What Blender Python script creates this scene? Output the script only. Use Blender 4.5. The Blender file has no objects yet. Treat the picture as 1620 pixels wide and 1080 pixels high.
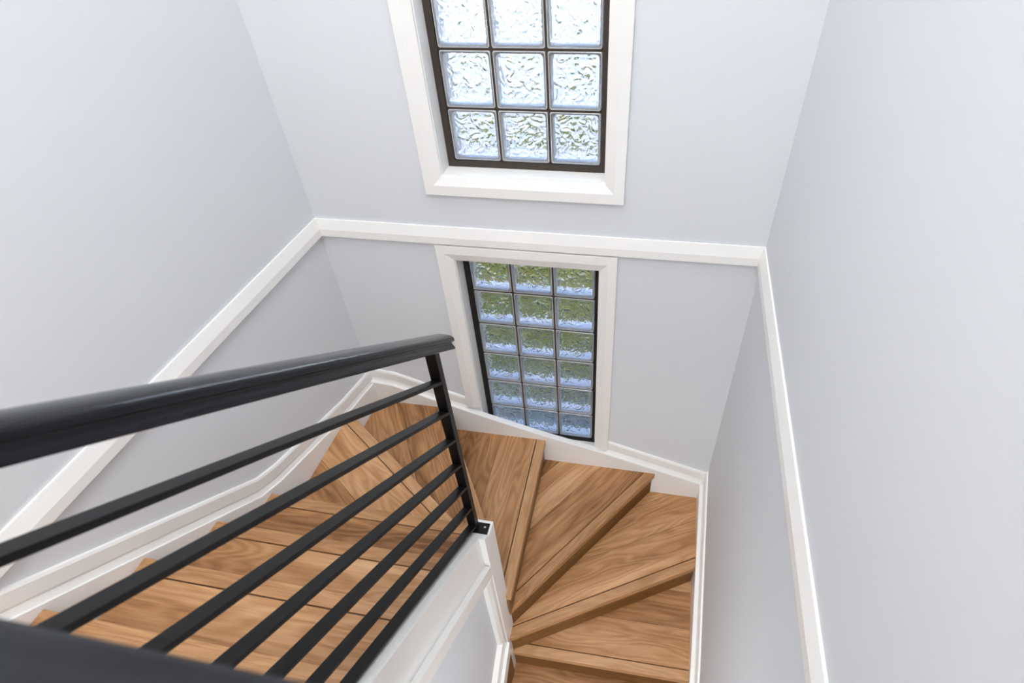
import bpy, bmesh, math, random
from mathutils import Vector, Matrix, noise
random.seed(7)
S = bpy.context.scene
COL = S.collection

# ------------------------------------------------------------------ camera
cam_d = bpy.data.cameras.new('camera')
cam = bpy.data.objects.new('camera', cam_d); COL.objects.link(cam)
CR = [[0.9809908, 0.19054817, -0.03672121], [0.10765623, -0.69183617, -0.71398379], [-0.16145337, 0.69645826, -0.69919861]]
CC = (0.860767, -2.172663, 0.931547)
F, PX, PY = (892.676, 872.501, 613.851)
m = Matrix(((CR[0][0], -CR[1][0], -CR[2][0], CC[0]),
            (CR[0][1], -CR[1][1], -CR[2][1], CC[1]),
            (CR[0][2], -CR[1][2], -CR[2][2], CC[2]),
            (0, 0, 0, 1)))
cam.matrix_world = m
cam_d.sensor_width = 36.0
cam_d.lens = F * 36.0 / 1620.0
cam_d.shift_x = -(PX - 810.0) / 1620.0
cam_d.shift_y = (PY - 540.0) / 1620.0
cam_d.clip_start = 0.02
cam_d.dof.use_dof = True
cam_d.dof.focus_distance = 2.0
cam_d.dof.aperture_fstop = 4.5
S.camera = cam

# ------------------------------------------------------------------ world, sun, exposure
S.view_settings.view_transform = 'Standard'
S.view_settings.look = 'None'
S.view_settings.exposure = 0.12
S.view_settings.gamma = 1.0
S.view_settings.use_curve_mapping = False
S.render.engine = 'CYCLES'
S.cycles.max_bounces = 14
S.cycles.transmission_bounces = 12
S.cycles.diffuse_bounces = 6
S.cycles.sample_clamp_indirect = 6.0
W = bpy.data.worlds.new('daylight'); S.world = W
W.use_nodes = True
nt = W.node_tree; nt.nodes.clear()
wo = nt.nodes.new('ShaderNodeOutputWorld'); bg = nt.nodes.new('ShaderNodeBackground')
tc = nt.nodes.new('ShaderNodeTexCoord'); sx = nt.nodes.new('ShaderNodeSeparateXYZ')
cr = nt.nodes.new('ShaderNodeValToRGB')
cr.color_ramp.elements[0].position = 0.0; cr.color_ramp.elements[0].color = (0.86, 0.92, 1.0, 1)
cr.color_ramp.elements[1].position = 0.55; cr.color_ramp.elements[1].color = (0.10, 0.17, 0.38, 1)
nt.links.new(tc.outputs['Generated'], sx.inputs[0]); nt.links.new(sx.outputs['Z'], cr.inputs[0])
nt.links.new(cr.outputs[0], bg.inputs['Color']); bg.inputs['Strength'].default_value = 9.0
nt.links.new(bg.outputs[0], wo.inputs[0])
sd = bpy.data.lights.new('sun', 'SUN'); sun = bpy.data.objects.new('sun', sd); COL.objects.link(sun)
sd.energy = 8.0; sd.angle = 0.01; sd.color = (1.0, 0.93, 0.82)
sun.rotation_euler = (math.radians(40), 0, math.radians(-45))

def area(name, loc, rot, sx_, sy_, power, color):
    d = bpy.data.lights.new(name, 'AREA'); d.shape = 'RECTANGLE'; d.size = sx_; d.size_y = sy_
    d.energy = power; d.color = color
    o = bpy.data.objects.new(name, d); COL.objects.link(o); o.location = loc; o.rotation_euler = rot
    return o
CEIL = 3.1
area('stairwell_fill_light', (0.45, -1.05, CEIL - 0.07), (0, 0, 0), 1.1, 1.1, 25, (0.985, 0.99, 1.0))  # added overhead fill for the stairwell, no known fixture
area('landing_fill_light', (0.35, -2.9, CEIL - 0.07), (0, 0, 0), 1.1, 0.8, 27, (0.985, 0.99, 1.0))  # unseen fill added over the landing behind the camera
area('landing_back_fill', (0.35, -3.74, 1.2), (math.radians(90), 0, 0), 1.3, 1.4, 15, (0.985, 0.99, 1.0))  # added frontal fill on the back wall, from behind the camera
area('downstairs_back_fill', (0.79, -3.74, -1.95), (math.radians(90), 0, 0), 0.8, 1.9, 2, (1.0, 0.995, 0.985))  # weak fill added below the landing, aimed up the lower flight
area('downstairs_overhead_fill', (0.79, -2.75, -0.56), (0, 0, 0), 0.6, 1.2, 15, (1.0, 1.0, 0.995))  # extra fill put under the landing to brighten the lower well

# ------------------------------------------------------------------ materials
def new_mat(name):
    mt = bpy.data.materials.new(name); mt.use_nodes = True
    n = mt.node_tree; b = n.nodes['Principled BSDF']
    return mt, n, b
def N(n, t, **kw):
    x = n.nodes.new(t)
    for k, v in kw.items(): setattr(x, k, v)
    return x
def paint(name, col, rough, spec=0.5, bscale=140, bstr=0.05, vary=0.02, vscale=2.0):
    mt, n, b = new_mat(name)
    t = N(n, 'ShaderNodeTexCoord')
    nz = N(n, 'ShaderNodeTexNoise'); nz.inputs['Scale'].default_value = vscale; nz.inputs['Detail'].default_value = 4
    mx = N(n, 'ShaderNodeMix', data_type='RGBA')
    mx.inputs[6].default_value = tuple(c * (1 - vary) for c in col) + (1,)
    mx.inputs[7].default_value = tuple(min(1, c * (1 + vary)) for c in col) + (1,)
    n.links.new(t.outputs['Object'], nz.inputs['Vector']); n.links.new(nz.outputs['Fac'], mx.inputs[0])
    n.links.new(mx.outputs[2], b.inputs['Base Color'])
    b.inputs['Roughness'].default_value = rough; b.inputs['Specular IOR Level'].default_value = spec
    n2 = N(n, 'ShaderNodeTexNoise'); n2.inputs['Scale'].default_value = bscale; n2.inputs['Detail'].default_value = 3
    bp = N(n, 'ShaderNodeBump'); bp.inputs['Strength'].default_value = bstr; bp.inputs['Distance'].default_value = 0.002
    n.links.new(t.outputs['Object'], n2.inputs['Vector']); n.links.new(n2.outputs['Fac'], bp.inputs['Height'])
    n.links.new(bp.outputs[0], b.inputs['Normal'])
    return mt
M_WALL = paint('grey_wall_paint', (0.70, 0.722, 0.748), 0.55, 0.3, 90, 0.12, 0.012, 1.3)
M_TRIM = paint('white_gloss_trim_paint', (0.87, 0.86, 0.835), 0.28, 0.5, 60, 0.03, 0.015, 5)
M_CEIL = paint('white_ceiling_paint', (0.85, 0.85, 0.84), 0.8, 0.2)
M_STEEL = paint('black_painted_steel', (0.006, 0.006, 0.006), 0.42, 0.22, 250, 0.05, 0.1, 20)
M_FRAME = paint('black_window_sealant', (0.012, 0.010, 0.009), 0.6, 0.4, 200, 0.3, 0.3, 30)
M_BRONZE = paint('dark_brown_window_frame', (0.045, 0.033, 0.025), 0.5, 0.4, 200, 0.3, 0.25, 30)
M_SCREW = paint('zinc_screw', (0.6, 0.6, 0.6), 0.3, 0.5)
M_SCREW.node_tree.nodes['Principled BSDF'].inputs['Metallic'].default_value = 1
M_JOINT = paint('brown_block_joint', (0.055, 0.04, 0.03), 0.7, 0.3, 200, 0.3, 0.2, 40)
M_OUTWALL = paint('blue_grey_render', (0.27, 0.285, 0.31), 0.8, 0.2, 30, 0.3, 0.06, 3)
M_PATH = paint('grey_concrete', (0.085, 0.085, 0.085), 0.85, 0.2, 40, 0.4, 0.25, 3)
M_KERB = paint('dark_slate_edging', (0.006, 0.011, 0.026), 0.6, 0.3, 60, 0.3, 0.3, 8)
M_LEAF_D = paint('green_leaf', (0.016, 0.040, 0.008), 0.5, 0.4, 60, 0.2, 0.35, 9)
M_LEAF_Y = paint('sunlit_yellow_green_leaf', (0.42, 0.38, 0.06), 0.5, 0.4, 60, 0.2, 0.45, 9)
M_GRASS = paint('green_lawn', (0.034, 0.055, 0.02), 0.8, 0.2, 200, 0.8, 0.4, 25)

def handrail_mat():
    mt, n, b = new_mat('worn_black_lacquered_timber')
    t = N(n, 'ShaderNodeTexCoord'); mp = N(n, 'ShaderNodeMapping'); mp.inputs['Scale'].default_value = (3, 40, 40)
    nz = N(n, 'ShaderNodeTexNoise'); nz.inputs['Scale'].default_value = 2.2; nz.inputs['Detail'].default_value = 6; nz.inputs['Roughness'].default_value = 0.65
    n.links.new(t.outputs['Object'], mp.inputs[0]); n.links.new(mp.outputs[0], nz.inputs['Vector'])
    r = N(n, 'ShaderNodeMapRange'); r.inputs['From Min'].default_value = 0.35; r.inputs['From Max'].default_value = 0.7
    r.inputs['To Min'].default_value = 0.12; r.inputs['To Max'].default_value = 0.24
    n.links.new(nz.outputs['Fac'], r.inputs[0]); n.links.new(r.outputs[0], b.inputs['Roughness'])
    c = N(n, 'ShaderNodeValToRGB')
    c.color_ramp.elements[0].position = 0.35; c.color_ramp.elements[0].color = (0.004, 0.004, 0.006, 1)
    c.color_ramp.elements[1].position = 0.8; c.color_ramp.elements[1].color = (0.012, 0.013, 0.017, 1)
    n.links.new(nz.outputs['Fac'], c.inputs[0]); n.links.new(c.outputs[0], b.inputs['Base Color'])
    bp = N(n, 'ShaderNodeBump'); bp.inputs['Strength'].default_value = 0.35; bp.inputs['Distance'].default_value = 0.0012
    n.links.new(nz.outputs['Fac'], bp.inputs['Height']); n.links.new(bp.outputs[0], b.inputs['Normal'])
    b.inputs['Specular IOR Level'].default_value = 0.28
    return mt
M_HAND = handrail_mat()

def wood_mat(name, light, mid, dark, plank, shift=0.5, fig=0.10, fine=0.62, broad=1.25, tone=0.42):
    """oak planks: object x runs along the nose, object y across it"""
    mt, n, b = new_mat(name); L = n.links.new
    t = N(n, 'ShaderNodeTexCoord'); oi = N(n, 'ShaderNodeObjectInfo')
    sp = N(n, 'ShaderNodeSeparateXYZ'); L(t.outputs['Object'], sp.inputs[0])
    dv = N(n, 'ShaderNodeMath', operation='DIVIDE'); 
    of = N(n, 'ShaderNodeMath', operation='ADD'); L(sp.outputs['Y'], of.inputs[0]); of.inputs[1].default_value = plank * shift
    L(of.outputs[0], dv.inputs[0]); dv.inputs[1].default_value = plank
    fl = N(n, 'ShaderNodeMath', operation='FLOOR'); L(dv.outputs[0], fl.inputs[0])
    fr = N(n, 'ShaderNodeMath', operation='FRACT'); L(dv.outputs[0], fr.inputs[0])
    rs = N(n, 'ShaderNodeMath', operation='MULTIPLY'); L(oi.outputs['Random'], rs.inputs[0]); rs.inputs[1].default_value = 37.0
    ad = N(n, 'ShaderNodeMath', operation='ADD'); L(fl.outputs[0], ad.inputs[0]); L(rs.outputs[0], ad.inputs[1])
    wn = N(n, 'ShaderNodeTexWhiteNoise', noise_dimensions='1D'); L(ad.outputs[0], wn.inputs['W'])
    # shifted coordinates per plank
    sc = N(n, 'ShaderNodeVectorMath', operation='SCALE'); L(wn.outputs['Color'], sc.inputs[0]); sc.inputs['Scale'].default_value = 9.0
    va = N(n, 'ShaderNodeVectorMath', operation='ADD'); L(t.outputs['Object'], va.inputs[0]); L(sc.outputs[0], va.inputs[1])
    mp = N(n, 'ShaderNodeMapping'); mp.inputs['Scale'].default_value = (1.3, 8, 8); L(va.outputs[0], mp.inputs[0])
    # cathedral figure: distorted bands
    g1 = N(n, 'ShaderNodeTexNoise'); g1.inputs['Scale'].default_value = 1.0; g1.inputs['Detail'].default_value = 2; g1.inputs['Roughness'].default_value = 0.45; L(mp.outputs[0], g1.inputs['Vector'])
    k = N(n, 'ShaderNodeMath', operation='MULTIPLY'); L(g1.outputs['Fac'], k.inputs[0]); k.inputs[1].default_value = 13.0
    sn = N(n, 'ShaderNodeMath', operation='SINE'); 
    k2 = N(n, 'ShaderNodeMath', operation='MULTIPLY'); L(k.outputs[0], k2.inputs[0]); k2.inputs[1].default_value = 6.28
    L(k2.outputs[0], sn.inputs[0])
    mp2 = N(n, 'ShaderNodeMapping'); mp2.inputs['Scale'].default_value = (7, 230, 230); L(va.outputs[0], mp2.inputs[0])
    g2 = N(n, 'ShaderNodeTexNoise'); g2.inputs['Scale'].default_value = 1.0; g2.inputs['Detail'].default_value = 5; g2.inputs['Roughness'].default_value = 0.7; L(mp2.outputs[0], g2.inputs['Vector'])
    mp3 = N(n, 'ShaderNodeMapping'); mp3.inputs['Scale'].default_value = (1.0, 10, 10); L(va.outputs[0], mp3.inputs[0])
    g3 = N(n, 'ShaderNodeTexNoise'); g3.inputs['Scale'].default_value = 1.0; g3.inputs['Detail'].default_value = 4; L(mp3.outputs[0], g3.inputs['Vector'])
    # sum: .5 + figure*.10 + (fine-.5)*.9 + (broad-.5)*.9 + (plank-.5)*.35
    def mad(a, mul, addsock=None, addv=0.0):
        q = N(n, 'ShaderNodeMath', operation='MULTIPLY_ADD'); L(a, q.inputs[0]); q.inputs[1].default_value = mul
        if addsock is None: q.inputs[2].default_value = addv
        else: L(addsock, q.inputs[2])
        return q.outputs[0]
    s = mad(sn.outputs[0], fig, None, 0.5 - 0.5 * fine - 0.5 * broad - 0.5 * tone)
    s = mad(g2.outputs['Fac'], fine, s); s = mad(g3.outputs['Fac'], broad, s); s = mad(wn.outputs['Value'], tone, s)
    c = N(n, 'ShaderNodeValToRGB'); e = c.color_ramp.elements
    e[0].position = 0.05; e[0].color = tuple(dark) + (1,)
    e[1].position = 0.95; e[1].color = tuple(light) + (1,)
    q = e.new(0.5); q.color = tuple(mid) + (1,)
    L(s, c.inputs[0])
    # seams between planks
    a = N(n, 'ShaderNodeMath', operation='SUBTRACT'); L(fr.outputs[0], a.inputs[0]); a.inputs[1].default_value = 0.5
    ab = N(n, 'ShaderNodeMath', operation='ABSOLUTE'); L(a.outputs[0], ab.inputs[0])
    gt = N(n, 'ShaderNodeMath', operation='GREATER_THAN'); L(ab.outputs[0], gt.inputs[0]); gt.inputs[1].default_value = 0.5 - 0.0009 / plank
    mx = N(n, 'ShaderNodeMix', data_type='RGBA'); L(gt.outputs[0], mx.inputs[0]); L(c.outputs[0], mx.inputs[6])
    mx.inputs[7].default_value = tuple(d * 0.5 for d in dark) + (1,)
    L(mx.outputs[2], b.inputs['Base Color'])
    b.inputs['Roughness'].default_value = 0.42; b.inputs['Specular IOR Level'].default_value = 0.4
    bp = N(n, 'ShaderNodeBump'); bp.inputs['Strength'].default_value = 0.15; bp.inputs['Distance'].default_value = 0.001
    L(g2.outputs['Fac'], bp.inputs['Height']); L(bp.outputs[0], b.inputs['Normal'])
    return mt
M_TREAD = wood_mat('oak_plank_tread', (0.66, 0.39, 0.20), (0.43, 0.212, 0.084), (0.17, 0.068, 0.018), 0.205, 0.02)
M_NOSE = wood_mat('oak_nosing', (0.64, 0.385, 0.205), (0.47, 0.25, 0.112), (0.25, 0.11, 0.037), 3.0, 0.5, 0.08, 0.9, 0.8, 0.3)
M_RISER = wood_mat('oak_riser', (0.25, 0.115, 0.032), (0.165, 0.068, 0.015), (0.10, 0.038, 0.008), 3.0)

def glass_mat():
    mt, n, b = new_mat('clear_block_glass')
    b.inputs['Base Color'].default_value = (0.97, 0.99, 0.985, 1)
    b.inputs['Roughness'].default_value = 0.0; b.inputs['IOR'].default_value = 1.5
    b.inputs['Transmission Weight'].default_value = 1.0
    return mt
M_GLASS = glass_mat()
def rim_mat():
    mt, n, b = new_mat('white_glass_block_rim'); L = n.links.new
    t = N(n, 'ShaderNodeTexCoord'); nz = N(n, 'ShaderNodeTexNoise'); nz.inputs['Scale'].default_value = 60; nz.inputs['Detail'].default_value = 3
    L(t.outputs['Object'], nz.inputs['Vector'])
    c = N(n, 'ShaderNodeValToRGB'); c.color_ramp.elements[0].position = 0.3; c.color_ramp.elements[0].color = (0.82, 0.85, 0.88, 1)
    c.color_ramp.elements[1].position = 0.6; c.color_ramp.elements[1].color = (0.93, 0.94, 0.95, 1)
    L(nz.outputs['Fac'], c.inputs[0])
    di = N(n, 'ShaderNodeBsdfDiffuse'); tr = N(n, 'ShaderNodeBsdfTranslucent'); gl = N(n, 'ShaderNodeBsdfGlossy'); gl.inputs['Roughness'].default_value = 0.15
    L(c.outputs[0], di.inputs[0]); L(c.outputs[0], tr.inputs[0])
    m1 = N(n, 'ShaderNodeMixShader'); m1.inputs[0].default_value = 0.45; L(di.outputs[0], m1.inputs[1]); L(tr.outputs[0], m1.inputs[2])
    m2 = N(n, 'ShaderNodeMixShader'); m2.inputs[0].default_value = 0.15; L(m1.outputs[0], m2.inputs[1]); L(gl.outputs[0], m2.inputs[2])
    out = n.nodes['Material Output']; L(m2.outputs[0], out.inputs[0]); n.nodes.remove(b)
    return mt
M_RIM = rim_mat()
def fill_glow_mat():
    mt, n, b = new_mat('fill_panel_glow'); b.inputs['Base Color'].default_value = (0.9, 0.9, 0.9, 1)
    b.inputs['Emission Color'].default_value = (1, 0.98, 0.95, 1); b.inputs['Emission Strength'].default_value = 2
    return mt
M_FILL_GLOW = fill_glow_mat()  # glow of the added fill panels

# ------------------------------------------------------------------ mesh helpers
def link(name, bm, mats, parent=None, smooth=False, recalc=True, bevel=0, loc=None, rotz=0.0):
    if recalc: bmesh.ops.recalc_face_normals(bm, faces=bm.faces[:])
    me = bpy.data.meshes.new(name)
    if loc is not None:
        M = Matrix.Translation(Vector(loc)) @ Matrix.Rotation(rotz, 4, 'Z')
        bmesh.ops.transform(bm, matrix=M.inverted(), verts=bm.verts[:])
    bm.to_mesh(me); bm.free()
    if not isinstance(mats, (list, tuple)): mats = [mats]
    for x in mats: me.materials.append(x)
    if smooth:
        for p in me.polygons: p.use_smooth = True
    o = bpy.data.objects.new(name, me); COL.objects.link(o)
    if loc is not None: o.location = loc; o.rotation_euler = (0, 0, rotz)
    if parent is not None:
        o.parent = parent
    if bevel:
        md = o.modifiers.new('bevel', 'BEVEL'); md.width = bevel; md.segments = 2; md.limit_method = 'ANGLE'; md.angle_limit = math.radians(35)
    return o
def structure(o):
    o['kind'] = 'structure'; return o
def thing(name, label, cat, loc=(0, 0, 0)):
    o = bpy.data.objects.new(name, None); COL.objects.link(o); o.empty_display_size = 0.05
    o.location = loc; o['label'] = label; o['category'] = cat; return o
def box(bm, x0, x1, y0, y1, z0, z1, mi=0):
    vs = [bm.verts.new((x, y, z)) for x in (x0, x1) for y in (y0, y1) for z in (z0, z1)]
    for f in ((0, 1, 3, 2), (4, 6, 7, 5), (0, 4, 5, 1), (2, 3, 7, 6), (0, 2, 6, 4), (1, 5, 7, 3)):
        q = bm.faces.new([vs[i] for i in f]); q.material_index = mi
def prism(bm, pts, z0, z1, ax=2):
    """polygon pts extruded along axis ax from z0 to z1"""
    def mk(p, z):
        return {2: (p[0], p[1], z), 0: (z, p[0], p[1]), 1: (p[0], z, p[1])}[ax]
    a = [bm.verts.new(mk(p, z0)) for p in pts]; b = [bm.verts.new(mk(p, z1)) for p in pts]
    bm.faces.new(a); bm.faces.new(b[::-1])
    for i in range(len(pts)):
        j = (i + 1) % len(pts); bm.faces.new((a[i], a[j], b[j], b[i]))
def offset_line(path, h):
    """path of (u,v); offset every segment by h to its left-up side, mitred; returns points"""
    out = []; n = len(path)
    segs = []
    for i in range(n - 1):
        du, dv = path[i + 1][0] - path[i][0], path[i + 1][1] - path[i][1]
        l = math.hypot(du, dv); nu, nv = -dv / l, du / l
        segs.append((du / l, dv / l, nu, nv))
    for i in range(n):
        if i == 0: s = segs[0]; out.append((path[0][0] + s[2] * h, path[0][1] + s[3] * h, s))
        elif i == n - 1: s = segs[-1]; out.append((path[i][0] + s[2] * h, path[i][1] + s[3] * h, s))
        else:
            a, b = segs[i - 1], segs[i]
            mu, mv = a[2] + b[2], a[3] + b[3]; l2 = mu * mu + mv * mv
            k = 2 * h / l2
            out.append((path[i][0] + mu * k, path[i][1] + mv * k, b))
    return out
def sweep(bm, fmap, path, profile, u0=None, u1=None, c0=0, c1=0, closed=False):
    """profile (d off the wall, h across the run); ends cut at vertical planes u0 (+c0*d) and u1 (-c1*d)"""
    rings = []
    P = []
    for d, h in profile:
        if closed:
            pts = []
            n = len(path)
            for i in range(n):
                p0, p1, p2 = path[i - 1], path[i], path[(i + 1) % n]
                def nn(a, b):
                    du, dv = b[0] - a[0], b[1] - a[1]; l = math.hypot(du, dv); return (-dv / l, du / l)
                a, b = nn(p0, p1), nn(p1, p2)
                mu, mv = a[0] + b[0], a[1] + b[1]; k = 2 * h / (mu * mu + mv * mv)
                pts.append((p1[0] + mu * k, p1[1] + mv * k))
            P.append([fmap(u, v, d) for u, v in pts]); continue
        o = offset_line(path, h); pts = [(a, b) for a, b, _ in o]
        if u0 is not None:
            s = o[0][2]; t = u0 + c0 * d; pts[0] = (t, pts[0][1] + (t - pts[0][0]) * s[1] / s[0])
        if u1 is not None:
            s = o[-1][2]; t = u1 - c1 * d; pts[-1] = (t, pts[-1][1] + (t - pts[-1][0]) * s[1] / s[0])
        P.append([fmap(u, v, d) for u, v in pts])
    V = [[bm.verts.new(p) for p in row] for row in P]
    n = len(path); m = len(profile)
    for i in range(m):
        j = (i + 1) % m
        for k in range(n if closed else n - 1):
            k2 = (k + 1) % n
            bm.faces.new((V[i][k], V[i][k2], V[j][k2], V[j][k]))
    if not closed:
        bm.faces.new([V[i][0] for i in range(m)]); bm.faces.new([V[i][-1] for i in range(m)][::-1])
def strip_solid(bm, fmap, top, bot, d0, d1):
    """board between a top and a bottom polyline with the same u's, thickness d0..d1"""
    n = len(top); A = []
    for d in (d0, d1):
        A.append(([bm.verts.new(fmap(u, v, d)) for u, v in top], [bm.verts.new(fmap(u, v, d)) for u, v in bot]))
    (t0, b0), (t1, b1) = A
    for k in range(n - 1):
        bm.faces.new((t0[k], t0[k + 1], b0[k + 1], b0[k])); bm.faces.new((t1[k], b1[k], b1[k + 1], t1[k + 1]))
        bm.faces.new((t0[k], t1[k], t1[k + 1], t0[k + 1])); bm.faces.new((b0[k], b0[k + 1], b1[k + 1], b1[k]))
    for k in (0, -1): bm.faces.new((t0[k], b0[k], b1[k], t1[k]))

# ------------------------------------------------------------------ room shell
XL, XR, YB = -0.672, 1.270, -0.085
YF, ZB = -3.7, -3.3
LEFT = lambda u, v, d: (XL + d, u, v)
RIGHT = lambda u, v, d: (XR - d, u, v)
BACK = lambda u, v, d: (u, YB - d, v)
UW = (-0.030, 0.630, -0.028, 1.035)      # upper opening x0 x1 z0 z1
LW = (-0.040, 0.617, -1.665, -0.415)     # lower opening
bm = bmesh.new()
xs = sorted({XL - 0.15, XR + 0.15, UW[0], UW[1], LW[0], LW[1]}); zs = sorted({ZB, CEIL, UW[2], UW[3], LW[2], LW[3]})
def inside(x, z):
    return any(w[0] < x < w[1] and w[2] < z < w[3] for w in (UW, LW))
for i in range(len(xs) - 1):
    for j in range(len(zs) - 1):
        if not inside((xs[i] + xs[i + 1]) / 2, (zs[j] + zs[j + 1]) / 2):
            box(bm, xs[i], xs[i + 1], YB, 0.10, zs[j], zs[j + 1])
bmesh.ops.remove_doubles(bm, verts=bm.verts[:], dist=1e-5)
# drop the interior faces shared by neighbouring tiles
seen = {}
for f in bm.faces[:]:
    k = tuple(sorted(v.index for v in f.verts))
bm.verts.index_update()
for f in bm.faces[:]:
    k = tuple(sorted(v.index for v in f.verts)); seen.setdefault(k, []).append(f)
dead = [f for v in seen.values() if len(v) > 1 for f in v]
bmesh.ops.delete(bm, geom=dead, context='FACES')
structure(link('wall_back', bm, M_WALL))
bm = bmesh.new(); box(bm, XL - 0.15, XL, YF, YB, ZB, CEIL); structure(link('wall_left', bm, M_WALL))
bm = bmesh.new(); box(bm, XR, XR + 0.15, YF, YB, ZB, CEIL); structure(link('wall_right', bm, M_WALL))
bm = bmesh.new()
for a in ((XL - 0.15, -0.30, ZB, CEIL), (1.20, XR + 0.15, ZB, CEIL), (-0.30, 1.20, 1.90, CEIL), (-0.30, 1.20, -1.0, 0.50), (-0.30, 0.38, ZB, -1.0), (1.00, 1.20, 0.50, 1.90)):
    box(bm, a[0], a[1], YF - 0.15, YF, a[2], a[3])
structure(link('wall_front', bm, M_WALL))
bm = bmesh.new(); box(bm, -0.30, 1.00, YF - 0.12, YF - 0.10, 0.50, 1.90); structure(link('fill_opening_backing', bm, M_CEIL))      # added panel keeping sky light out behind the upper fill light
bm = bmesh.new(); box(bm, 0.38, 1.20, YF - 0.12, YF - 0.08, ZB, -1.0); structure(link('lower_opening_backing', bm, M_TRIM))  # added panel closing the lower fill opening against outside light
bm = bmesh.new()
for a in ((-0.37, -0.30, 0.43, 1.97), (1.00, 1.07, 0.43, 1.97), (-0.30, 1.00, 1.90, 1.97), (-0.30, 1.00, 0.43, 0.50), (0.33, 0.37, 0.50, 1.90)):
    box(bm, a[0], a[1], YF, YF + 0.02, a[2], a[3])
structure(link('fill_opening_frame', bm, M_TRIM))  # made-up window frame around the upper fill light, out of view
bm = bmesh.new(); box(bm, XL - 0.15, XR + 0.15, YF - 0.15, 0.10, CEIL, CEIL + 0.12); structure(link('ceiling', bm, M_CEIL))
bm = bmesh.new(); box(bm, XL - 0.15, XR + 0.15, YF - 0.15, 0.10, ZB - 0.12, ZB); structure(link('floor', bm, M_RISER))
bm = bmesh.new(); prism(bm, [(XL, YF), (XR, YF), (XR, -2.08), (0.23, -2.08), (0.23, -2.075), (XL, -2.075)], -0.50, -0.312)
structure(link('floor_landing', bm, M_TREAD))

# chair rail: thin bevelled board round the three walls, level
RZ = -0.332
RAIL = [(0, 0), (0.019, 0), (0.019, 0.034), (0.007, 0.080), (0, 0.080)]
bm = bmesh.new(); sweep(bm, LEFT, [(YF, RZ), (YB, RZ)], RAIL, u1=YB, c1=1); structure(link('trim_1', bm, M_TRIM, bevel=0.0012))
bm = bmesh.new(); sweep(bm, BACK, [(XL, RZ), (XR, RZ)], RAIL, u0=XL, u1=XR, c0=1, c1=1); structure(link('trim_2', bm, M_TRIM, bevel=0.0012))
bm = bmesh.new(); sweep(bm, RIGHT, [(YF, RZ), (YB, RZ)], RAIL, u1=YB, c1=1); structure(link('trim_3', bm, M_TRIM, bevel=0.0012))

# skirting on the closed strings: board with a ledge, bevelled moulding above it
TL, TB, TR = 0.024, 0.035, 0.036
ledgeL = [(-2.30, -0.105), (-1.08, -0.985), (-0.96, -1.035), (-0.40, -1.195), (YB - TB, -1.248)]
ledgeB = [(XL + TL, -1.240), (-0.53, -1.250), (-0.27, -1.338), (0.034, -1.436), (0.336, -1.526), (0.694, -1.618), (XR - TR, -1.780)]
ledgeR = [(YF, -4.05), (-1.18, -2.10), (-1.05, -2.035), (YB - TB, -1.780)]
def board(name, fmap, top, thick, depth=0.62):
    bm = bmesh.new(); strip_solid(bm, fmap, top, [(u, v - depth) for u, v in top], 0.0, thick)
    return structure(link(name, bm, M_TRIM, bevel=0.002))
board('baseboard_left', LEFT, ledgeL, TL)
board('baseboard_back', BACK, [(XL, -1.236)] + ledgeB[1:-1] + [(XR, -1.792)], TB)
ledgeRc = [(-2.6, -2.10 - 0.712 * (2.6 - 1.18)), (-1.18, -2.10), (-1.05, -2.035), (YB - TB, -1.780)]
board('baseboard_right', RIGHT, ledgeRc, TR)
MOULD = [(0, 0), (0.020, 0), (0.011, 0.022), (0.013, 0.070), (0.010, 0.078), (0, 0.080)]
MOULD = [(0, 0), (0.016, 0), (0.010, 0.020), (0.013, 0.028), (0.013, 0.070), (0.009, 0.078), (0, 0.080)]
bm = bmesh.new(); sweep(bm, LEFT, ledgeL[:-1] + [(YB, -1.255)], MOULD, u1=YB, c1=1); structure(link('trim_4', bm, M_TRIM))
def clip(poly, a, b):
    def at(u):
        for p, q in zip(poly, poly[1:]):
            if p[0] <= u <= q[0]: return p[1] + (q[1] - p[1]) * (u - p[0]) / (q[0] - p[0])
    return [(a, at(a))] + [p for p in poly if a < p[0] < b] + [(b, at(b))]
LCX0, LCX1 = -0.116, 0.681                # outer edges of the lower casing
lbx = [(XL, -1.238)] + ledgeB[1:-1] + [(XR, -1.792)]
bm = bmesh.new(); sweep(bm, BACK, clip(lbx, XL, LCX0), MOULD, u0=XL, c0=1, u1=LCX0, c1=0); structure(link('trim_5', bm, M_TRIM))
bm = bmesh.new(); sweep(bm, BACK, clip(lbx, LCX1, XR), MOULD, u0=LCX1, c0=0, u1=XR, c1=1); structure(link('trim_6', bm, M_TRIM))
bm = bmesh.new(); sweep(bm, RIGHT, ledgeRc[:-1] + [(YB, -1.770)], MOULD, u1=YB, c1=1); structure(link('trim_7', bm, M_TRIM))

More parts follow.
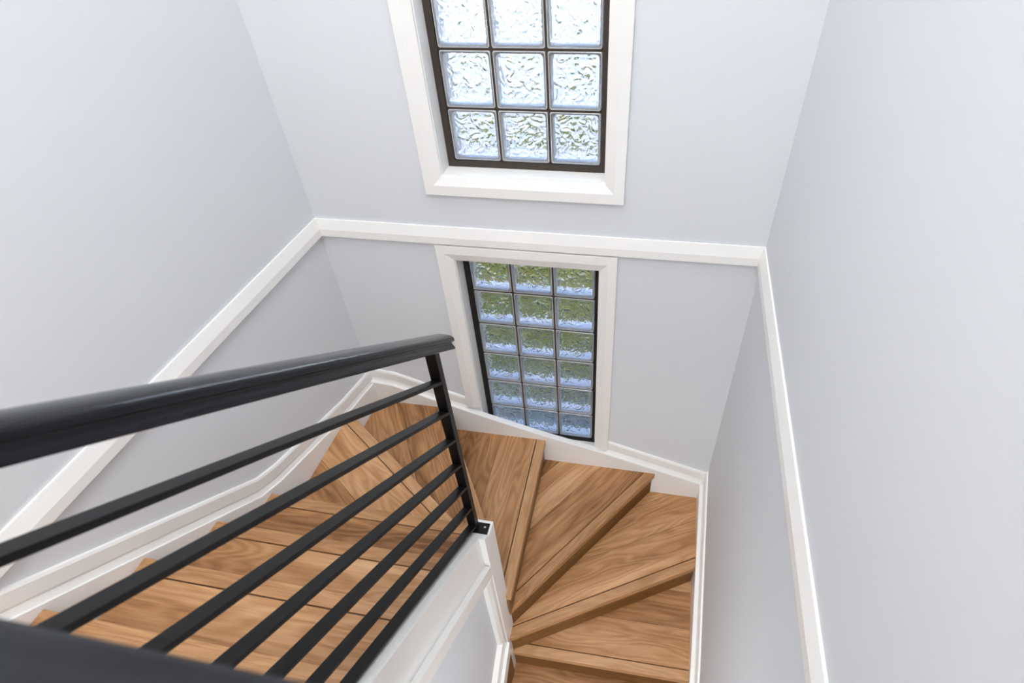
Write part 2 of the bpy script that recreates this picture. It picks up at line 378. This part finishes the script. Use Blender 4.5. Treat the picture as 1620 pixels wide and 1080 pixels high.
# ------------------------------------------------------------------ glass block windows
def block_mesh(seed):
    bm = bmesh.new(); n = 60; h = 0.0925
    def wave(x, z, s):
        p = Vector((x * 54 + s * 3.1, z * 54 + s * 7.7, s))
        w = noise.noise(p + Vector((noise.noise(p * 0.5) * 1.5, noise.noise(p * 0.5 + Vector((5, 0, 0))) * 1.5, 0)))
        w = 1 - abs(w) * 2.2
        w2 = noise.noise(p * 2.3)
        e = min(1.0, max(0.0, (h - 0.014 - max(abs(x), abs(z))) / 0.008))
        return (w * 0.0037 + w2 * 0.0010) * e
    for y_in, y_out, sg, s in ((0.010, 0.0, 1, seed + 1.3), (0.070, 0.080, -1, seed + 9.1)):
        G = []; O = []
        for i in range(n + 1):
            r = []; q = []
            for j in range(n + 1):
                x = -h + 2 * h * i / n; z = -h + 2 * h * j / n
                r.append(bm.verts.new((x, y_in + sg * wave(x, z, s), z))); 
            G.append(r)
        # outer flat sheet only needs its corners along the rim, build full rim ring
        ring_in = [G[i][0] for i in range(n + 1)] + [G[n][j] for j in range(1, n + 1)] + [G[i][n] for i in range(n - 1, -1, -1)] + [G[0][j] for j in range(n - 1, 0, -1)]
        ring_out = [bm.verts.new((v.co.x, y_out, v.co.z)) for v in ring_in]
        for i in range(n):
            for j in range(n):
                f = bm.faces.new((G[i][j], G[i + 1][j], G[i + 1][j + 1], G[i][j + 1])); f.smooth = True
        bm.faces.new(ring_out)
        for k in range(len(ring_in)):
            k2 = (k + 1) % len(ring_in); bm.faces.new((ring_in[k], ring_in[k2], ring_out[k2], ring_out[k]))
    # hollow rim with rounded corners
    def rsq(hh, r, seg=5):
        pts = []
        for cx, cz, a0 in ((1, 1, 0), (-1, 1, 90), (-1, -1, 180), (1, -1, 270)):
            for k in range(seg + 1):
                a = math.radians(a0 + 90 * k / seg); pts.append((cx * (hh - r) + r * math.cos(a), cz * (hh - r) + r * math.sin(a)))
        return pts
    rings = []
    for hh, r, y in ((0.0955, 0.007, 0.001), (0.0955, 0.007, 0.079), (0.0885, 0.012, 0.0755), (0.0855, 0.014, 0.069), (0.0865, 0.014, 0.040), (0.0855, 0.014, 0.0135), (0.0905, 0.010, 0.004), (0.0935, 0.008, -0.0008)):
        rings.append([bm.verts.new((x, y, z)) for x, z in rsq(hh, r)])
    for a in range(len(rings)):
        A, B = rings[a], rings[(a + 1) % len(rings)]
        for k in range(len(A)):
            k2 = (k + 1) % len(A); f = bm.faces.new((A[k], A[k2], B[k2], B[k])); f.material_index = 1; f.smooth = True
    bmesh.ops.recalc_face_normals(bm, faces=bm.faces[:])
    me = bpy.data.meshes.new('glass_block'); bm.to_mesh(me); bm.free()
    me.materials.append(M_GLASS); me.materials.append(M_RIM)
    return me
BLOCKS = [block_mesh(s * 13.7) for s in range(4)]

CASE = [(0, 0), (0.007, 0), (0.019, 0.036), (0.019, 0.076), (0, 0.076)]
def window(name, op, bx, bz, rows, bottom=True, frame_mat=M_FRAME):
    x0, x1, z0, z1 = op
    root = structure(bpy.data.objects.new(name, None)); COL.objects.link(root); root.location = (bx + 0.3, 0, bz); root.empty_display_size = 0.1
    inv = Matrix.Translation(-Vector(root.location))
    def part(nm, bm, mat, bevel=0):
        o = link(nm, bm, mat, bevel=bevel); o.parent = root; o.matrix_parent_inverse = inv; return o
    # casing, mitred: (profile h grows away from the opening)
    bm = bmesh.new()
    if bottom:
        sweep(bm, BACK, [(x0, z0), (x0, z1), (x1, z1), (x1, z0)], CASE, closed=True)
    else:
        sweep(bm, BACK, [(x0, CASEBOT[0]), (x0, z1), (x1, z1), (x1, CASEBOT[1])], CASE)
    part('casing', bm, M_TRIM, 0.0012)
    # reveal boards, set in a little from the casing
    bm = bmesh.new(); s = 0.004; zb = z0
    for a in ((x0, x0 + s, zb, z1), (x1 - s, x1, zb, z1), (x0 + s, x1 - s, zb, zb + s), (x0 + s, x1 - s, z1 - s, z1)):
        box(bm, a[0], a[1], YB + 0.002, 0.004, a[2], a[3])
    part('reveal', bm, M_TRIM)
    top = bz + rows * 0.2
    bm = bmesh.new()
    fx0, fx1, fz0, fz1 = x0 + s, x1 - s, z0 + s, z1 - s
    y0, y1 = -0.004, 0.085
    for a in ((fx0, bx + 0.001, fz0, fz1), (bx + 0.599, fx1, fz0, fz1), (bx + 0.001, bx + 0.599, fz0, bz + 0.001), (bx + 0.001, bx + 0.599, top - 0.001, fz1)):
        box(bm, a[0], a[1], y0, y1, a[2], a[3])
    part('frame', bm, frame_mat)
    bm = bmesh.new()
    for i in (1, 2): box(bm, bx + 0.2 * i - 0.0045, bx + 0.2 * i + 0.0045, 0.004, 0.076, bz, top)
    for j in range(1, rows): box(bm, bx + 0.001, bx + 0.599, 0.0042, 0.0758, bz + 0.2 * j - 0.0045, bz + 0.2 * j + 0.0045)
    part('joint_grid', bm, M_JOINT)
    k = 0
    for j in range(rows):
        for i in range(3):
            o = bpy.data.objects.new('glass_block', BLOCKS[(k * 3 + j) % 4]); COL.objects.link(o); k += 1
            o.parent = root; o.matrix_parent_inverse = inv; o.location = (bx + 0.1 + 0.2 * i, 0.0, bz + 0.1 + 0.2 * j)
            o.rotation_euler = (0, 0, 0)
CASEBOT = (-1.372, -1.60)
window('window_1', UW, 0.0, 0.0, 5, True, M_BRONZE)
window('window_2', LW, -0.0107, -1.635, 6, False, M_FRAME)

# ------------------------------------------------------------------ staircase
RISE = 0.178
def lv(k): return -1.380 + RISE * k
XS0, XS1 = XL + TL, 0.252            # left flight between string and centre wall
XC = 0.337                            # right face of the newel
XE = XR - TR
YBK = YB - TB
# nose lines, left end first as seen when climbing is not needed: two points each
nose = {
    6: ((XS0, -2.040), (XS1, -2.040)), 5: ((XS0, -1.790), (XS1, -1.790)), 4: ((XS0, -1.538), (XS1, -1.538)),
    3: ((XS0, -1.287), (XS1, -1.287)), 2: ((XS0, -1.036), (XS1, -1.036)),
    1: ((XS0, -0.392), (XS1, -1.036)), 0: ((-0.235, YBK), (XC, -1.045)),
    -1: ((0.333, YBK), (0.361, -1.065)), -2: ((0.975, YBK), (XC, -1.062)),
    -3: ((XE, -0.575), (XC, -1.117)), -4: ((XE, -1.098), (XC, -1.114)),
    -5: ((XE, -1.350), (XC, -1.350)), -6: ((XE, -1.600), (XC, -1.600)), -7: ((XE, -1.850), (XC, -1.850)), -8: ((XE, -2.1), (XC, -2.1)),
}
poly = {
    5: [(XS0, -2.06), (XS1, -2.06)], 4: [(XS0, -1.81), (XS1, -1.81)], 3: [(XS0, -1.558), (XS1, -1.558)], 2: [(XS0, -1.307), (XS1, -1.307)],
    1: [(XS0, -1.06), (XS1, -1.06)],
    0: [(XS1, -1.050), (XS1, -1.036), (XS0, -0.41), (XS0, YBK)],
}
# tread bodies given as full polygons (counter-clockwise not required); the nose edge is cut back for the nosing strip
def lerp(a, b, t): return (a[0] + (b[0] - a[0]) * t, a[1] + (b[1] - a[1]) * t)
body = {
    5: [(XS0, -2.06), (XS1, -2.06), 'n1', 'n0'], 4: [(XS0, -1.81), (XS1, -1.81), 'n1', 'n0'],
    3: [(XS0, -1.558), (XS1, -1.558), 'n1', 'n0'], 2: [(XS0, -1.307), (XS1, -1.307), 'n1', 'n0'],
    1: [(XS0, -1.055), (XS1, -1.055), 'n1', 'n0'],
    0: [(XS0, YBK), (XS0, -0.405), (XS1 - 0.012, -1.039), 'n1', 'n0'],
    -1: [(-0.250, YBK), (0.285, -1.039), (XC - 0.003, -1.039), (XC, -1.065), 'n1', 'n0'],
    -2: [(0.318, YBK), (0.338, -1.039), 'n1', 'n0'],
    -3: [(XE, YBK), (0.960, YBK), (XC, -1.04), 'n1', 'n0'],
    -4: [(XE, -0.560), (XC, -1.100), 'n1', 'n0'],
    -5: [(XE, -1.085), (XC, -1.098), 'n1', 'n0'], -6: [(XE, -1.335), (XC, -1.335), 'n1', 'n0'],
    -7: [(XE, -1.585), (XC, -1.585), 'n1', 'n0'], -8: [(XE, -1.835), (XC, -1.835), 'n1', 'n0'],
}
stair = thing('staircase', 'winding oak plank staircase turning round the white centre wall below the windows', 'staircase', (XC, -1.04, lv(-8)))
sinv = Matrix.Translation(-Vector(stair.location))
NW, NT = 0.050, 0.040
for k in range(5, -9, -1):
    p, q = Vector(nose[k][0]), Vector(nose[k][1])
    d = (q - p).normalized(); nrm = Vector((-d.y, d.x))
    cen = Vector((0, 0)); pts = [Vector(a) for a in body[k] if not isinstance(a, str)]
    for a in pts: cen += a
    cen /= len(pts)
    if (cen - p).dot(nrm) < 0: nrm = -nrm      # nrm points from the nose into the tread
    # where does the cut-back line end: slide along neighbours' edges
    def cutpt(end, base, w):
        # intersect the nose line shifted by w with the edge from base towards the previous polygon point
        a, b = Vector(end), Vector(base)
        e = (b - a)
        den = e.dot(nrm)
        t = w / den if abs(den) > 1e-6 else 0
        return a + e * t
    pl = body[k]; i1 = pl.index('n1'); before = pl[i1 - 1]; after = pl[0]
    n1, n0 = nose[k][1], nose[k][0]
    c1 = cutpt(n1, before, NW + 0.0028); c0 = cutpt(n0, after, NW + 0.0028)
    s1 = cutpt(n1, before, NW); s0 = cutpt(n0, after, NW)
    if k == 0: c1 = Vector(n1) + nrm * (NW + .0028) - d * 0.02; s1 = Vector(n1) + nrm * NW - d * 0.02; 
    z = lv(k); mid = (p + q) / 2; rz = math.atan2(d.y, d.x)
    loc = (mid.x + nrm.x * NW, mid.y + nrm.y * NW, z)
    bm = bmesh.new()
    P = [tuple(a) for a in pts]
    if k == 0:
        c1 = Vector((n1[0], n1[1])) + nrm * (NW + .0028); c1 = c1 - d * ((c1.y - -1.039) / d.y) if c1.y < -1.039 else c1
        s1 = Vector((n1[0], n1[1])) + nrm * NW; s1 = s1 - d * ((s1.y - -1.039) / d.y) if s1.y < -1.039 else s1
        e1 = Vector(n1) - d * ((n1[1] + 1.039) / d.y); n1 = tuple(e1)
    prism(bm, P + [tuple(c1), tuple(c0)], z - 0.03, z)
    t = link('tread', bm, M_TREAD, stair, loc=loc, rotz=rz, bevel=0.0008); t.matrix_parent_inverse = sinv
    bm = bmesh.new()
    prism(bm, [n0, n1, tuple(s1), tuple(s0)], z - NT, z + 0.0006)
    nloc = (mid.x + nrm.x * NW * 0.5, mid.y + nrm.y * NW * 0.5, z)
    o = link('nosing', bm, M_NOSE, None, loc=nloc, rotz=rz, bevel=0.0025)
    o.parent = t; o.matrix_parent_inverse = t.matrix_world.inverted()
    o.matrix_parent_inverse = (Matrix.Translation(Vector(loc)) @ Matrix.Rotation(rz, 4, 'Z')).inverted()
    # riser under the nose, set back
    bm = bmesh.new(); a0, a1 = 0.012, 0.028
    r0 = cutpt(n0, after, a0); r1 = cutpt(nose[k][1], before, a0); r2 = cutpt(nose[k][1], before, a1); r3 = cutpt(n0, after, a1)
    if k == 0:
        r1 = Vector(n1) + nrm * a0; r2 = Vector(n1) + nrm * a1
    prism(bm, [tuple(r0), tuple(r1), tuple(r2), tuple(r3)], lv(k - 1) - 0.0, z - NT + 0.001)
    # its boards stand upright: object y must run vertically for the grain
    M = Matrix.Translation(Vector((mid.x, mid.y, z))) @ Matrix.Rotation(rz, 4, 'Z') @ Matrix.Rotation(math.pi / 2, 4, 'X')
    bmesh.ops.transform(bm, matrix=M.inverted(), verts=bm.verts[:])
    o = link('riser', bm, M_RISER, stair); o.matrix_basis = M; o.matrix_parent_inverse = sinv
# landing nosing and top riser (part of the staircase)
bm = bmesh.new(); prism(bm, [(XS0, -2.04), (XS1, -2.04), (XS1, -2.075), (XS0, -2.075)], lv(6) - NT, lv(6) + 0.0006)
o = link('nosing', bm, M_NOSE, stair, loc=(-0.2, -2.06, lv(6)), bevel=0.0025); o.matrix_parent_inverse = sinv
bm = bmesh.new(); box(bm, XS0, XS1, -2.07, -2.052, lv(5), lv(6) - NT)
o = link('riser', bm, M_RISER, stair, loc=(-0.2, -2.06, lv(6))); o.matrix_parent_inverse = sinv

# ------------------------------------------------------------------ centre wall between the flights
SP = 0.712
def capz(y): return -0.967 - 0.720 * (y + 1.10)
NTOP = -0.974
YEND = -2.08
bm = bmesh.new()
prism(bm, [(-1.135, ZB), (-1.135, capz(-1.135) - 0.03), (YEND, capz(YEND) - 0.03), (YEND, -0.5), (YF, -0.5), (YF, ZB)], 0.262, 0.302, ax=0)
structure(link('wall_middle', bm, M_WALL))
# newel box at the wall's end
bm = bmesh.new(); prism(bm, [(-1.04, lv(-5)), (-1.04, NTOP), (-1.108, NTOP), (-1.108, capz(-1.108)), (-1.145, capz(-1.145)), (-1.145, lv(-5))], 0.252, XC, ax=0)
structure(link('trim_8', bm, M_TRIM, bevel=0.002))
# string boards either side with the sloping cap
SPN_R = lambda u, v, d: (0.302 + d, u, v)
SPN_L = lambda u, v, d: (0.262 - d, u, v)
ys = [YEND, -1.145]
bm = bmesh.new()
strip_solid(bm, SPN_R, [(y, capz(y)) for y in ys], [(y, capz(y) - 0.32) for y in ys], 0.0, 0.012)
strip_solid(bm, SPN_L, [(y, capz(y)) for y in ys], [(y, capz(y) - 0.55) for y in ys], 0.0, 0.010)
strip_solid(bm, SPN_R, [(y, capz(y) + 0.001) for y in ys], [(y, capz(y) - 0.03) for y in ys], -0.040, 0.0)
structure(link('trim_9', bm, M_TRIM, bevel=0.0015))
# sloping and upright mouldings framing the grey panel
def bandz(y): return -1.262 - SP * (y + 1.142)
MB = [(0, 0), (0.017, 0), (0.035, 0.042), (0.035, 0.100), (0, 0.100)]
bm = bmesh.new(); sweep(bm, SPN_R, [(YEND, bandz(YEND)), (-1.145, bandz(-1.145))], MB, u0=YEND, u1=-1.145)
structure(link('trim_10', bm, M_TRIM, bevel=0.0015))
bm = bmesh.new(); MV = [(0, 0), (0.014, 0), (0.029, 0.006), (0.029, 0.046), (0, 0.046)]
def low_top(y): return -1.815 + SP * (y + 1.19)
bm = bmesh.new()
prism(bm, [(0.302, -1.192), (0.322, -1.192), (0.333, -1.172), (0.333, -1.145), (0.302, -1.145)], low_top(-1.17) - 0.1, bandz(-1.17) + 0.02)
structure(link('trim_11', bm, M_TRIM, bevel=0.001))
# skirting of the lower flight on the centre wall
yl_ = [YEND, -1.145]
bm = bmesh.new()
strip_solid(bm, SPN_R, [(y, low_top(y)) for y in yl_], [(y, low_top(y) - 0.12) for y in yl_], 0.0, 0.028)
strip_solid(bm, SPN_R, [(y, low_top(y) - 0.105) for y in yl_], [(y, low_top(y) - 0.2) for y in yl_], 0.0, 0.044)
structure(link('trim_12', bm, M_TRIM, bevel=0.002))
bm = bmesh.new()
strip_solid(bm, SPN_R, [(y, low_top(y) - 0.2) for y in yl_], [(y, low_top(y) - 0.9) for y in yl_], 0.0, 0.037)
o = link('stringer', bm, M_RISER, stair); o.matrix_parent_inverse = sinv

# ------------------------------------------------------------------ railings
_h = [(0.0275, 0.000), (0.030, 0.0025), (0.030, 0.006), (0.0262, 0.011), (0.0228, 0.0155), (0.0222, 0.0185), (0.0235, 0.0215), (0.0285, 0.023),
      (0.0318, 0.0255), (0.0325, 0.030), (0.0312, 0.0355), (0.0265, 0.0395), (0.018, 0.042), (0.009, 0.0432)]
HR = [(-x, h) for x, h in _h[:1]] + _h + [(0, 0.0436)] + [(-x, h) for x, h in _h[:0:-1]]
def profile_bar(bm, prof, a, b, up, side):
    """extrude a closed (x,h) profile from point a to b"""
    A = [bm.verts.new(a + side * x + up * h) for x, h in prof]; B = [bm.verts.new(b + side * x + up * h) for x, h in prof]
    n = len(prof)
    for i in range(n):
        j = (i + 1) % n; f = bm.faces.new((A[i], A[j], B[j], B[i])); f.smooth = True
    bm.faces.new(A); bm.faces.new(B[::-1])
    bmesh.ops.recalc_face_normals(bm, faces=bm.faces[:])
    for e in bm.edges:
        if len(e.link_faces) == 2 and e.calc_face_angle(0) > math.radians(38): e.smooth = False
RX0, RX1 = 0.2575, 0.2900
RXC = (RX0 + RX1) / 2
PY0, PY1 = -1.096, -1.070
BS = 0.699
ry1 = -2.10
def slope_z(z11, y): return z11 - BS * (y + 1.10)
rail = thing('stair_railing', 'black railing of seven sloping flat steel bars with timber handrail beside upper stair flight', 'railing', (RXC, (PY0 + PY1) / 2, NTOP))
rinv = Matrix.Translation(-Vector(rail.location))
def rp(name, bm, mat, parent=rail, inv=rinv, **kw):
    o = link(name, bm, mat, parent, **kw)
    return o
def parent_keep(o, par):
    o.parent = par; o.matrix_parent_inverse = Matrix.Translation(-Vector(par.location)); return o
bm = bmesh.new()
cs = 1 / math.sqrt(1 + BS * BS)
upv = Vector((0, BS * cs, cs)); sv = Vector((1, 0, 0))
HB = -0.060
ya, yb_ = -0.990, ry1
profile_bar(bm, HR, Vector((RXC, ya, slope_z(HB, ya))), Vector((RXC, yb_, slope_z(HB, yb_))), Vector((0, 0, 1 / cs)), sv)
# axis frame for the streaky lacquer: object x along the rail
ang = math.atan(BS)
M = Matrix.Translation(Vector((RXC, ya, slope_z(HB, ya)))) @ Matrix(((0, 1, 0, 0), (-cs, 0, BS * cs, 0), (BS * cs, 0, cs, 0), (0, 0, 0, 1)))
bmesh.ops.transform(bm, matrix=M.inverted(), verts=bm.verts[:])
o = link('handrail', bm, M_HAND, rail); o.matrix_basis = M; o.matrix_parent_inverse = rinv
md = o.modifiers.new('bevel', 'BEVEL'); md.width = 0.0035; md.segments = 3; md.limit_method = 'ANGLE'; md.angle_limit = math.radians(60)
bm = bmesh.new(); box(bm, RX0, RX1, PY0, PY1, NTOP + 0.006, slope_z(HB, PY0) + 0.003); parent_keep(link('post', bm, M_STEEL, bevel=0.0015), rail)
BT = 0.0105
for z11 in (-0.181, -0.308, -0.436, -0.564, -0.692, -0.820, -0.940):
    bm = bmesh.new()
    A = [(PY0 + 0.002, slope_z(z11, PY0 + 0.002)), (PY0 + 0.002, slope_z(z11, PY0 + 0.002) + BT / cs), (ry1, slope_z(z11, ry1) + BT / cs), (ry1, slope_z(z11, ry1))]
    prism(bm, A, RX0 + 0.0005, RX1 - 0.0005, ax=0)
    parent_keep(link('bar', bm, M_STEEL, bevel=0.0015), rail)
bm = bmesh.new(); prism(bm, [(0.254, -1.104), (0.330, -1.104), (0.330, -1.054), (0.254, -1.054)], NTOP, NTOP + 0.006)
plate = parent_keep(link('base_plate', bm, M_STEEL, bevel=0.004), rail)
bm = bmesh.new()
bmesh.ops.create_cone(bm, cap_ends=True, segments=16, radius1=0.0045, radius2=0.0035, depth=0.002, matrix=Matrix.Translation((0.314, -1.074, NTOP + 0.0068)))
o = link('screw', bm, M_SCREW); o.parent = plate; o.matrix_parent_inverse = Matrix.Translation(-Vector(rail.location)) @ Matrix.Identity(4)
o.matrix_parent_inverse = Matrix.Identity(4)

LRY, LRZ = -2.137, 0.617
land = thing('landing_railing', 'thick dark timber handrail close up in front, level along the upper landing edge', 'railing', (0.75, LRY, -0.312))
bm = bmesh.new()
xa, xb = 0.225, XR
profile_bar(bm, HR, Vector((xa, LRY, LRZ)), Vector((xb, LRY, LRZ)), Vector((0, 0, 1)), Vector((0, 1, 0)))
bmesh.ops.transform(bm, matrix=Matrix.Translation((-xa, -LRY, -LRZ)), verts=bm.verts[:])
o = link('handrail', bm, M_HAND); o.location = (xa, LRY, LRZ); parent_keep(o, land)
for x in (0.262, 1.225):
    bm = bmesh.new(); box(bm, x, x + 0.032, LRY - 0.013, LRY + 0.013, -0.312, LRZ); parent_keep(link('post', bm, M_STEEL), land)
for i in range(7):
    z = -0.22 + i * 0.115
    bm = bmesh.new(); box(bm, 0.294, 1.225, LRY - 0.013, LRY + 0.013, z, z + 0.012); parent_keep(link('bar', bm, M_STEEL), land)

# ------------------------------------------------------------------ added fill light panels, all out of view
for (x, y, a, b, CEIL, lb) in ((0.45, -1.05, 1.1, 1.1, CEIL, 'added square fill light panel, unseen above the stairwell'), (0.35, -2.9, 1.1, 0.8, CEIL, 'added fill light panel, unseen above the upper landing'), (0.79, -2.75, 0.6, 1.2, -0.50, 'added fill light panel, unseen under the landing downstairs')):
    t = thing('fill_light_panel', lb, 'fill light', (x, y, CEIL))
    bm = bmesh.new()
    for q in ((x - a / 2 - .03, x - a / 2, y - b / 2 - .03, y + b / 2 + .03), (x + a / 2, x + a / 2 + .03, y - b / 2 - .03, y + b / 2 + .03), (x - a / 2, x + a / 2, y - b / 2 - .03, y - b / 2), (x - a / 2, x + a / 2, y + b / 2, y + b / 2 + .03)):
        box(bm, q[0], q[1], q[2], q[3], CEIL - 0.06, CEIL)
    parent_keep(link('frame', bm, M_TRIM), t)
    bm = bmesh.new(); box(bm, x - a / 2, x + a / 2, y - b / 2, y + b / 2, CEIL - 0.05, CEIL - 0.04); parent_keep(link('fill_diffuser', bm, M_FILL_GLOW), t)

# ------------------------------------------------------------------ garden outside
GZ = -2.55
bm = bmesh.new(); box(bm, -9, 9, 1.08, 12, GZ - 0.2, GZ); structure(link('ground', bm, M_GRASS))
bm = bmesh.new(); box(bm, -9, 9, 0.80, 1.08, GZ - 0.2, GZ + 0.03); structure(link('ground_path', bm, M_PATH))
bm = bmesh.new(); box(bm, -9, 9, 0.10, 0.80, GZ - 0.2, GZ + 0.01); structure(link('ground_edging', bm, M_KERB))
bm = bmesh.new(); box(bm, -9, 9, 5.0, 5.25, GZ, -0.3); structure(link('wall_garden', bm, M_OUTWALL))
def leaves(bm, n, f, size, mi_f):
    for _ in range(n):
        c = Vector(f()); s = size * random.uniform(0.6, 1.3)
        ax = Vector((random.gauss(0, 1), random.gauss(0, 1), random.gauss(0, 1))).normalized()
        R_ = Matrix.Rotation(random.uniform(0, 6.28), 3, ax)
        v = [bm.verts.new(c + R_ @ Vector(p) * s) for p in ((-1, 0, 0), (0, -0.45, 0.1), (1, 0, 0), (0, 0.45, 0.1))]
        q = bm.faces.new(v); q.material_index = mi_f()
def shrub(name, label, cx, cy, rx, ry, h, n, ymix):
    t = thing(name, label, 'shrub', (cx, cy, GZ))
    bm = bmesh.new()
    def f():
        while True:
            a = Vector((random.uniform(-1, 1), random.uniform(-1, 1), random.uniform(-1, 1)))
            if 0.35 < a.length < 1: break
        return (cx + a.x * rx, cy + a.y * ry, GZ + h * 0.5 + a.z * h * 0.5)
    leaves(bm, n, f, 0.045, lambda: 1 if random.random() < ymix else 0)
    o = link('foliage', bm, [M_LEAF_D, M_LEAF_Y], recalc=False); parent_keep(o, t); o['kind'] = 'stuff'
    bm = bmesh.new()
    bmesh.ops.create_cone(bm, cap_ends=True, segments=8, radius1=0.04, radius2=0.02, depth=h * 0.5, matrix=Matrix.Translation((cx, cy, GZ + h * 0.25)))
    parent_keep(link('stem', bm, M_RISER), t)
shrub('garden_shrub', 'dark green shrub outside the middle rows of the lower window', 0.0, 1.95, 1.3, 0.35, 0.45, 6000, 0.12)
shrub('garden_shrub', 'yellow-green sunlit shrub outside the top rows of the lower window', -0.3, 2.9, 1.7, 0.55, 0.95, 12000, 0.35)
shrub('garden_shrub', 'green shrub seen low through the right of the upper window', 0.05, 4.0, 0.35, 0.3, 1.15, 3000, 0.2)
